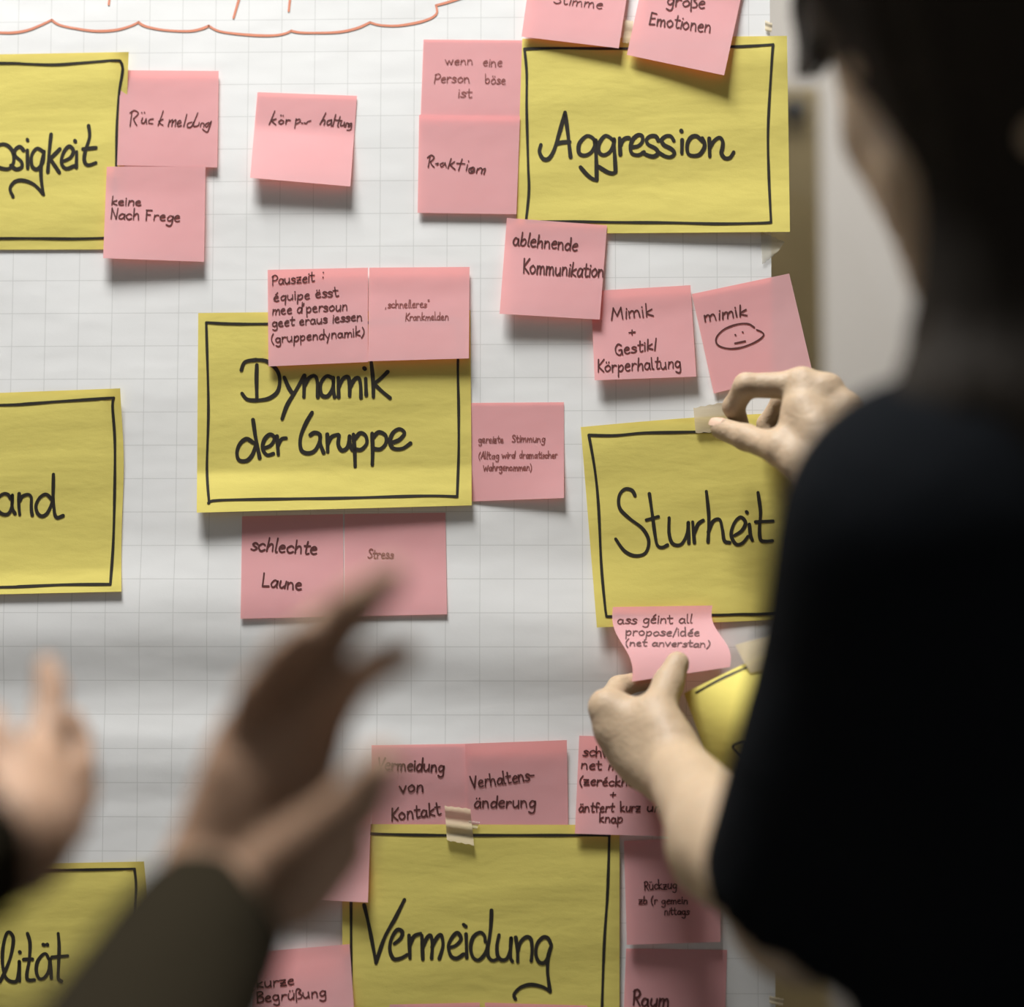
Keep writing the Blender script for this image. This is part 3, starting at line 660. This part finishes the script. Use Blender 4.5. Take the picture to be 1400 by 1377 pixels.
Ls = {
 'wrist': LW,
 'index': ([J(829, 966, .058), J(846, 940, .026), J(878, 930, .014), J(905, 925, .012)], [.0102, .0084, .0072, .0062]),
 'middle': ([J(836, 998, .060), J(866, 985, .020), J(892, 968, .011), J(912, 955, .012)], [.0102, .0082, .0072, .0062]),
 'ring': ([J(852, 1030, .064), J(880, 1015, .024), J(905, 1000, .014), J(922, 988, .016)], [.0098, .0078, .0070, .0060]),
 'pinky': ([J(876, 1056, .072), J(895, 1045, .036), J(918, 1030, .024), J(930, 1015, .026)], [.0090, .0070, .0062, .0054]),
 'thumb': ([J(914, 1010, .090), J(899, 972, .076), J(914, 934, .058), J(926, 907, .050)], [.0160, .0125, .0110, .0088]),
 'extra': [cap(J(845, 972, .062), J(900, 1000, .080), .012, .016), cap(J(850, 1010, .066), J(905, 1045, .084), .012, .017), cap(J(868, 1040, .070), J(912, 1062, .09), .012, .018),
           ell(J(826, 966, .064), (.0085,)*3), ell(J(833, 998, .066), (.0075,)*3)],
}
lh = hand(Ls, .0165)
mid = LW+(LE-LW)*.55+np.array([-.004, 0, -.006])
lfa = blend([(cap(LW, mid, .0215, .0335), .01), (cap(mid, LE, .0345, .0350), .02), (cap(LE, LS, .0365, .050), .02)])
l_arm = lambda X: smin(lh(X), lfa(X), .012)
# torso, legs
hipz = .98
core_items = [(cap(B3(0, .07, 1.02), B3(0, -.07, 1.02), .125, .125), .03), (cap(B3(0, .03, 1.12), B3(0, -.03, 1.12), .105, .105), .06),
              (cap(B3(.01, .07, 1.30), B3(.01, -.07, 1.30), .105, .105), .07), (cap(B3(0, .11, LS[2]-.01), B3(0, -.11, LS[2]-.01), .058, .058), .07),
              (cap(LS, B3(0, .05, LS[2]+.02), .05, .05), .05), (cap(RS, B3(0, -.05, LS[2]+.02), .05, .05), .05)]
for sgn in (1, -1):
    core_items += [(cap(B3(0, .095*sgn, .93), B3(.02, .10*sgn, .50), .088, .056), .04), (cap(B3(.02, .10*sgn, .50), B3(-.02, .10*sgn, .08), .054, .036), .03),
                   (cap(B3(-.03, .10*sgn, .05), B3(.15, .115*sgn, .035), .035, .028), .02)]
# head (lost profile, bent towards the hands)
HC = J(1352, 40, .42)
hd = np.array([-.24, .86, -.44]); hd /= np.linalg.norm(hd)
hl = np.cross([0, 0, 1.], hd); hl /= np.linalg.norm(hl); hu = np.cross(hd, hl)
HR = np.array([hd, hl, hu])
def H(a, b, c): return HC+hd*a+hl*b+hu*c
neck0 = B3(-.01, 0, LS[2]+.02); neck1 = H(-.03, 0, -.07)
face = [(ell(H(-.015, 0, .035), (.096, .078, .088), HR), .01), (ell(H(.035, 0, -.035), (.058, .060, .085), HR), .03),
        (cap(H(.078, .028, .018), H(.078, -.028, .018), .0125, .0125), .012), (cap(H(.056, .038, -.022), H(.056, -.038, -.022), .018, .019), .015),
        (ell(H(.076, 0, -.105), (.018, .022, .018), HR), .03), (cap(H(.02, .048, -.075), H(.062, .02, -.105), .016, .014), .025), (cap(H(.02, -.048, -.075), H(.062, -.02, -.105), .016, .014), .025),
        (cap(H(.090, 0, .012), H(.114, 0, -.030), .006, .0105), .010), (ell(H(.104, .011, -.034), (.008,)*3), .006), (ell(H(.104, -.011, -.034), (.008,)*3), .006),
        (cap(H(.090, .020, -.066), H(.090, -.020, -.066), .0065, .0065), .006), (cap(H(.088, .018, -.077), H(.088, -.018, -.077), .0075, .0075), .006),
        (cap(neck0, neck1, .054, .052), .03)]
for sgn in (1, -1):
    face.append((ell(H(-.005, .078*sgn, -.015), (.018, .008, .030), HR), .005))
face_f = blend(face)
sock = [cap(H(.098, .030*s_, -.004), H(.092, .042*s_, -.004), .013, .012) for s_ in (1, -1)]
def head_f(X):
    d = face_f(X)
    for g in sock: d = smax(d, -g(X), .010)
    return d
core_f = blend(core_items+[(cap(neck0, neck1, .054, .052), .03)])
lo1, hi1 = bounds([*Rs['index'][0], *Rs['pinky'][0], *Rs['thumb'][0], RW], .035)
rpt = RE+(RS-RE)*.45; lpt = LE+(LS-LE)*.4
def clip_to(f, a, n):                                # keep the side of the plane where the limb lives
    n = np.array(n, F32)/np.linalg.norm(n); a = np.array(a, F32)
    return lambda X: np.maximum(f(X), (X-a)@n)
rp = RW+(RE-RW)*.22
r_arm_c = clip_to(r_arm, rp, RE-RW); r_arm_up = clip_to(rfa, RW+(RE-RW)*.15, RW-RE)
hw_lo, hw_hi = bounds([*Rs['index'][0], *Rs['pinky'][0], *Rs['thumb'][0], RW, rp], .03)
la_lo, la_hi = bounds([*Ls['index'][0], *Ls['pinky'][0], LW, LE, lpt], .045)
ra_lo, ra_hi = bounds([RW, RE, RS], .05)
woman = skin_mesh('person', [
    (core_f, (T[0]-.3, T[1]-.3, 0), (T[0]+.3, T[1]+.3, LS[2]+.07), .009),
    (head_f, HC-[.16, .16, .20], HC+[.16, .16, .14], .0034),
    (r_arm_c, hw_lo, hw_hi, .0014),
    (r_arm_up, ra_lo, ra_hi, .004),
    (clip_to(l_arm, lpt, LS-LE), la_lo, la_hi, .0020),
    (clip_to(cap(LE, LS, .0365, .050), LE+(LS-LE)*.3, LE-LS), *bounds([LE, LS], .05), .004)], M_skin, loc=(T[0], T[1], 0))
tag(woman, 'woman in a black top with long dark hair, taping up the Sturheit card', 'person')
# black elbow-sleeved top: a shell around the torso and upper arms
slv_end = LE+(LS-LE)*.02
top_items = [(lambda X, g=core_f: g(X)-.014, .01)]
def sleeve(S_, E_, flare):
    ax = (E_-S_)/np.linalg.norm(E_-S_)
    body_ = cap(S_, E_+ax*.03, .063, flare); cut = clip_to(body_, E_+ax*.006, ax)
    return cut
ssl = sleeve(LS, LE+np.array([.004, 0, .010]), .060); ssr = sleeve(RS, RE, .060)
def top_f(X):
    d = core_f(X)-.014
    d = np.maximum(d, (hipz-.06)-X[:, 2])                                   # hem
    q = (X-np.array(B3(0, 0, LS[2]+.035), F32)); r = np.linalg.norm(q*[1, 1, .55], axis=1)
    d = np.maximum(d, -(r-.062))                                            # neckline
    d = smin(d, ssl(X), .03); d = smin(d, ssr(X), .03)
    return d
def hollow(X):                                                             # sleeve mouth
    axl = (LE-LS)/np.linalg.norm(LE-LS); g = cap(LE-axl*.03, LE+axl*.08, .046, .060)
    return np.maximum(top_f(X), -g(X))
skin_mesh('shirt', [(hollow, (min(T[0]-.3, LE[0]-.08), T[1]-.3, hipz-.08), (T[0]+.3, T[1]+.32, LS[2]+.09), .0065)], M_shirt, woman, relax=3)
skin_mesh('trousers', [(lambda X: np.maximum(np.maximum(core_f(X)-.010, X[:, 2]-hipz), .10-X[:, 2]), (T[0]-.3, T[1]-.3, .09), (T[0]+.3, T[1]+.3, hipz+.01), .010)], M_trouser, woman)
skin_mesh('shoe', [(lambda X: np.maximum(core_f(X)-.008, X[:, 2]-.085), (T[0]-.3, T[1]-.3, 0.0), (T[0]+.3, T[1]+.3, .10), .008)], M_shoe, woman)
# hair: cap over the skull, curtain past the cheek to the shoulder and back
k0, k1, k2, k3 = H(-.035, .070, .045), J(1412, 215, .45), J(1350, 400, .455), J(1305, 570, .47)
cur = [(ell(H(-.030, 0, .040), (.098, .093, .098), HR), .02),
       (ell(H(-.065, 0, -.01), (.082, .088, .10), HR), .015), (cap(H(.03, .044, .09), H(.058, .050, .040), .024, .014), .015), (cap(k0, k1, .030, .034), .03), (cap(k1, k2, .034, .030), .02), (cap(k2, k3, .030, .026), .02), (cap(k3, k3+np.array([.03, -.01, -.12]), .026, .012), .02),
       (cap(H(-.05, .055, .02), k2+np.array([.05, .02, 0]), .052, .050), .04), (cap(k2+np.array([.05, .02, 0]), k3+np.array([.06, .0, 0]), .050, .045), .04),
       (cap(k3+np.array([.06, .0, 0]), k3+np.array([.09, -.01, -.16]), .045, .015), .03),
       (cap(H(-.06, -.05, .02), B3(.0, -.07, LS[2]+.08), .050, .046), .04), (cap(B3(.0, -.07, LS[2]+.08), B3(-.05, -.08, LS[2]-.10), .048, .03), .04),
       (cap(H(-.08, 0, .0), B3(-.06, 0, LS[2]+.05), .060, .055), .04), (cap(B3(-.06, 0, LS[2]+.05), B3(-.12, 0, LS[2]-.16), .055, .035), .04)]
cur_f = blend(cur)
face_cut = cap(H(.085, .05, .0), H(.06, .03, -.14), .060, .060)
def hair_f(X):
    q = (X-np.array(HC, F32))@HR.T.astype(F32)
    d = cur_f(X)+.0020*np.sin(q[:, 1]*210+q[:, 2]*9)*np.sin(q[:, 0]*160+q[:, 2]*12)
    w_ = ell(H(.088, 0, -.050), (.092, .095, .112), HR)(X)
    return smax(d, -w_, .012)
skin_mesh('hair', [(hair_f, np.minimum(HC-.15, B3(-.2, .2, LS[2]-.2)), np.maximum(HC+.16, B3(0, 0, LS[2])+.2), .005)], M_hair, woman, relax=1)
# fringe strands swept over the brow
def tube(pts, r0, r1, n=6):
    q = spline3(pts); V, F = [], []
    for i, p in enumerate(q):
        t = q[min(i+1, len(q)-1)]-q[max(i-1, 0)]; t /= np.linalg.norm(t); u = np.cross(t, [.1, .3, 1]); u /= np.linalg.norm(u); v = np.cross(t, u)
        r = r0+(r1-r0)*i/(len(q)-1)
        for k in range(n): V.append(p+(u*math.cos(6.2832*k/n)+v*math.sin(6.2832*k/n))*r)
    for i in range(len(q)-1):
        for k in range(n): F.append((i*n+k, i*n+(k+1) % n, (i+1)*n+(k+1) % n, (i+1)*n+k))
    return V, F
def spline3(pts, n=8):
    pts = [np.array(p, float) for p in pts]; out = []
    for i in range(len(pts)-1):
        p0 = pts[max(i-1, 0)]; p1 = pts[i]; p2 = pts[i+1]; p3 = pts[min(i+2, len(pts)-1)]
        for k in range(n):
            t = k/n; out.append(.5*((2*p1)+(-p0+p2)*t+(2*p0-5*p1+4*p2-p3)*t*t+(-p0+3*p1-3*p2+p3)*t**3))
    out.append(pts[-1]); return out
V, F = [], []
rr = random.Random(3)
for i in range(46):
    s_ = rr.uniform(-1, 1); a = rr.uniform(-.006, .006)
    v, f = tube([H(.02+a, .02*s_, .125), H(.066+a, .035+.02*s_, .10), H(.078+a, .047+.012*s_, .062), H(.066+a, .064+.006*s_, .030), H(.03+a, .082, .0)], .0016, .0008, 5)
    F += [tuple(x+len(V) for x in q) for q in f]; V += v
fr = mesh('fringe', np.array(V)-np.array(woman.location), F, M_hair); fr.parent = woman
for s_ in (1, -1):
    V, Q = surface(ell(H(.079, .031*s_, -.003), (.0115,)*3), H(.079, .031*s_, -.003)-.013, H(.079, .031*s_, -.003)+.013, .002)
    e = mesh('eye', V-np.array(woman.location), Q, M_eye); e.parent = woman
# nails
def nail(c, n_, along, w_, l_):
    n_ = n_/np.linalg.norm(n_); along = along-n_*(along@n_); along /= np.linalg.norm(along); sd = np.cross(n_, along); V, F = [], []
    for i in range(7):
        for j in range(7):
            a = (i/6-.5)*2; b_ = (j/6-.5)*2; rr_ = 1-.22*abs(a)**3
            V.append(c+sd*b_*w_*rr_+along*a*l_-n_*(b_*b_*w_*.42+.0006*max(0, a)))
    for i in range(6):
        for j in range(6): F.append((i*7+j, i*7+j+1, i*7+j+8, i*7+j+7))
    o = mesh('fingernail', np.array(V)-np.array(woman.location), F, M_nail); o.parent = woman
th = Rs['thumb'][0]; ax = th[3]-th[2]; nrm = np.array([-.35, -.55, .75])
nail(th[3]+nrm/np.linalg.norm(nrm)*.0080+ax*.05, nrm, ax, .0052, .0062)

# ---------------- the gesturing person whose hands enter from the left
GC = np.array([-.47, -.90, 0.])
GRS = np.array([-.315, -.93, 1.40]); GLS = np.array([-.61, -.84, 1.40])
GRW = J(296, 1240, .44); GRE = J(20, 1760, .74)
GLW = J(5, 1150, .50); GLE = np.array([-.44, -.70, 1.21])
G1 = {
 'wrist': GRW,
 'index': ([J(432, 1015, .475), J(478, 935, .500), J(518, 908, .520), J(552, 893, .530)], [.0110, .0092, .0082, .0070]),
 'middle': ([J(400, 985, .465), J(442, 895, .490), J(492, 832, .515), J(534, 788, .535)], [.0115, .0094, .0084, .0070]),
 'ring': ([J(362, 985, .460), J(398, 905, .480), J(445, 852, .505), J(488, 812, .52)], [.0110, .0092, .0082, .0068]),
 'pinky': ([J(328, 1010, .460), J(350, 945, .480), J(385, 895, .500), J(418, 862, .515)], [.0100, .0082, .0072, .0062]),
 'thumb': ([J(380, 1200, .470), J(440, 1145, .500), J(490, 1098, .525), J(520, 1048, .54)], [.0195, .0155, .0122, .0090]),
 'extra': [cap(J(330, 1180, .445), J(400, 1060, .47), .023, .018), cap(J(400, 1210, .465), J(450, 1160, .49), .020, .017), cap(J(300, 1180, .445), J(330, 1050, .46), .021, .015)],
}
gh1 = hand(G1, .023, .008)
ga1 = blend([(cap(GRW, GRE, .029, .042), .01), (cap(GRE, GRS, .044, .055), .03)])
G2 = {
 'wrist': GLW,
 'index': ([J(48, 1048, .445), J(66, 990, .425), J(70, 945, .415), J(64, 912, .41)], [.0105, .0088, .0078, .0064]),
 'middle': ([J(72, 1085, .44), J(104, 1050, .41), J(104, 1015, .40), J(96, 985, .40)], [.0105, .0088, .0080, .0066]),
 'ring': ([J(74, 1115, .445), J(108, 1092, .415), J(110, 1060, .405), J(102, 1030, .405)], [.0105, .0085, .0078, .0065]),
 'pinky': ([J(70, 1145, .455), J(98, 1130, .43), J(104, 1102, .42), J(98, 1078, .42)], [.0095, .0078, .0070, .0060]),
 'thumb': ([J(-5, 1120, .48), J(15, 1065, .47), J(-8, 1020, .465), J(-22, 985, .46)], [.0160, .0130, .0110, .0088]),
 'extra': [cap(J(20, 1140, .475), J(50, 1070, .45), .020, .015), cap(J(35, 1160, .475), J(65, 1110, .45), .018, .014)],
}
gh2 = hand(G2, .019, .008)
ga2 = blend([(cap(GLW, GLE, .027, .040), .01), (cap(GLE, GLS, .043, .055), .03)])
def G3(a, b, c): return GC+np.array([b, a, c])
gcore_items = [(cap(G3(0, .09, 1.0), G3(0, -.09, 1.0), .12, .12), .03), (cap(G3(0, .06, 1.15), G3(0, -.06, 1.15), .115, .115), .06),
               (cap(G3(0, .09, 1.30), G3(0, -.09, 1.30), .115, .115), .07), (cap(GRS, GLS, .062, .062), .07), (cap(G3(0, 0, 1.40), G3(.01, 0, 1.56), .062, .058), .03)]
for sgn in (1, -1):
    gcore_items += [(cap(G3(0, .10*sgn, .92), G3(.02, .11*sgn, .50), .092, .060), .04), (cap(G3(.02, .11*sgn, .50), G3(-.02, .11*sgn, .08), .058, .038), .03),
                    (cap(G3(-.04, .11*sgn, .05), G3(.16, .13*sgn, .035), .036, .030), .02)]
gcore = blend(gcore_items)
GH = G3(.03, 0, 1.66)
ghead_items = [(ell(GH+[0, -.01, .03], (.078, .096, .09)), .01), (ell(GH+[0, .035, -.035], (.062, .06, .088)), .03), (cap(GH+[.03, .078, .018], GH+[-.03, .078, .018], .012, .012), .012),
               (cap(GH+[.045, .055, -.025], GH+[-.045, .055, -.025], .018, .018), .015), (ell(GH+[0, .078, -.105], (.024, .018, .018)), .03), (cap(GH+[0, .09, .012], GH+[0, .116, -.03], .006, .011), .01),
               (cap(GH+[.022, .092, -.068], GH+[-.022, .092, -.068], .007, .007), .006), (ell(GH+[.08, 0, -.015], (.008, .018, .03)), .005), (ell(GH+[-.08, 0, -.015], (.008, .018, .03)), .005), (cap(G3(0, 0, 1.45), G3(.01, 0, 1.58), .060, .057), .03)]
ghead = blend(ghead_items)
gsock = [cap(GH+[.03*s_, .098, -.004], GH+[.042*s_, .092, -.004], .013, .012) for s_ in (1, -1)]
def ghead_f(X):
    d = ghead(X)
    for g in gsock: d = smax(d, -g(X), .01)
    return d
def arm(h_, a_): return lambda X: smin(h_(X), a_(X), .014)
c1 = GRW+(GRE-GRW)*.45; c2 = GLW+(GLE-GLW)*.45
man = skin_mesh('person', [
    (gcore, GC+[-.26, -.26, 0], GC+[.26, .26, 1.5], .010),
    (ghead_f, GH-[.11, .13, .2], GH+[.11, .15, .14], .005),
    (clip_to(arm(gh1, ga1), c1, GRE-GRW), *bounds([*[p for n_ in ('index', 'middle', 'ring', 'pinky', 'thumb') for p in G1[n_][0]], GRW, c1], .04), .0024),
    (clip_to(arm(gh2, ga2), c2, GLE-GLW), *bounds([*[p for n_ in ('index', 'middle', 'ring', 'pinky', 'thumb') for p in G2[n_][0]], GLW, c2], .04), .0024),
    (clip_to(ga1, GRW+(GRE-GRW)*.4, GRW-GRE), *bounds([GRW, GRE, GRS], .06), .006), (clip_to(ga2, GLW+(GLE-GLW)*.4, GLW-GLE), *bounds([GLW, GLE, GLS], .06), .006)], M_skin2, loc=(GC[0], GC[1], 0))
tag(man, 'blurred gesturing person on the left, only two hands and dark olive sleeves in the frame', 'person')
def gs(W_, E_, S_):
    ax = (W_-E_)/np.linalg.norm(W_-E_); a = cap(E_, W_, .050, .0365); b_ = cap(S_, E_, .066, .052)
    cut = clip_to(a, W_+ax*.0, ax); g = cap(W_-ax*.02, W_+ax*.06, .031, .034)
    return lambda X: np.maximum(smin(cut(X), b_(X), .02), -g(X))
s1 = gs(GRW, GRE, GRS); s2 = gs(GLW, GLE, GLS)
def gtop(X):
    d = np.maximum(gcore(X)-.014, .92-X[:, 2]); q = X-np.array(G3(.01, 0, 1.52), F32)
    d = np.maximum(d, -(np.linalg.norm(q*[1, 1, .6], axis=1)-.078))
    return smin(smin(d, s1(X), .03), s2(X), .03)
sl, sh = bounds([GRW, GRE, GLW, GLE, GRS, GLS, G3(-.16, -.2, .92), G3(.16, .2, 1.5)], .06)
skin_mesh('shirt', [(gtop, sl, sh, .0075)], M_olive, man, relax=3)
skin_mesh('trousers', [(lambda X: np.maximum(np.maximum(gcore(X)-.010, X[:, 2]-.97), .10-X[:, 2]), GC+[-.26, -.26, .09], GC+[.26, .26, .98], .012)], M_trouser, man)
skin_mesh('shoe', [(lambda X: np.maximum(gcore(X)-.008, X[:, 2]-.085), GC+[-.26, -.26, 0], GC+[.26, .3, .1], .010)], M_shoe, man)
def ghair(X):
    d = ell(GH+[0, -.022, .042], (.088, .098, .094))(X); return smax(d, -ell(GH+[0, .09, -.05], (.09, .09, .11))(X), .01)
skin_mesh('hair', [(ghair, GH-[.12, .14, .12], GH+[.12, .12, .16], .006)], M_hair, man)
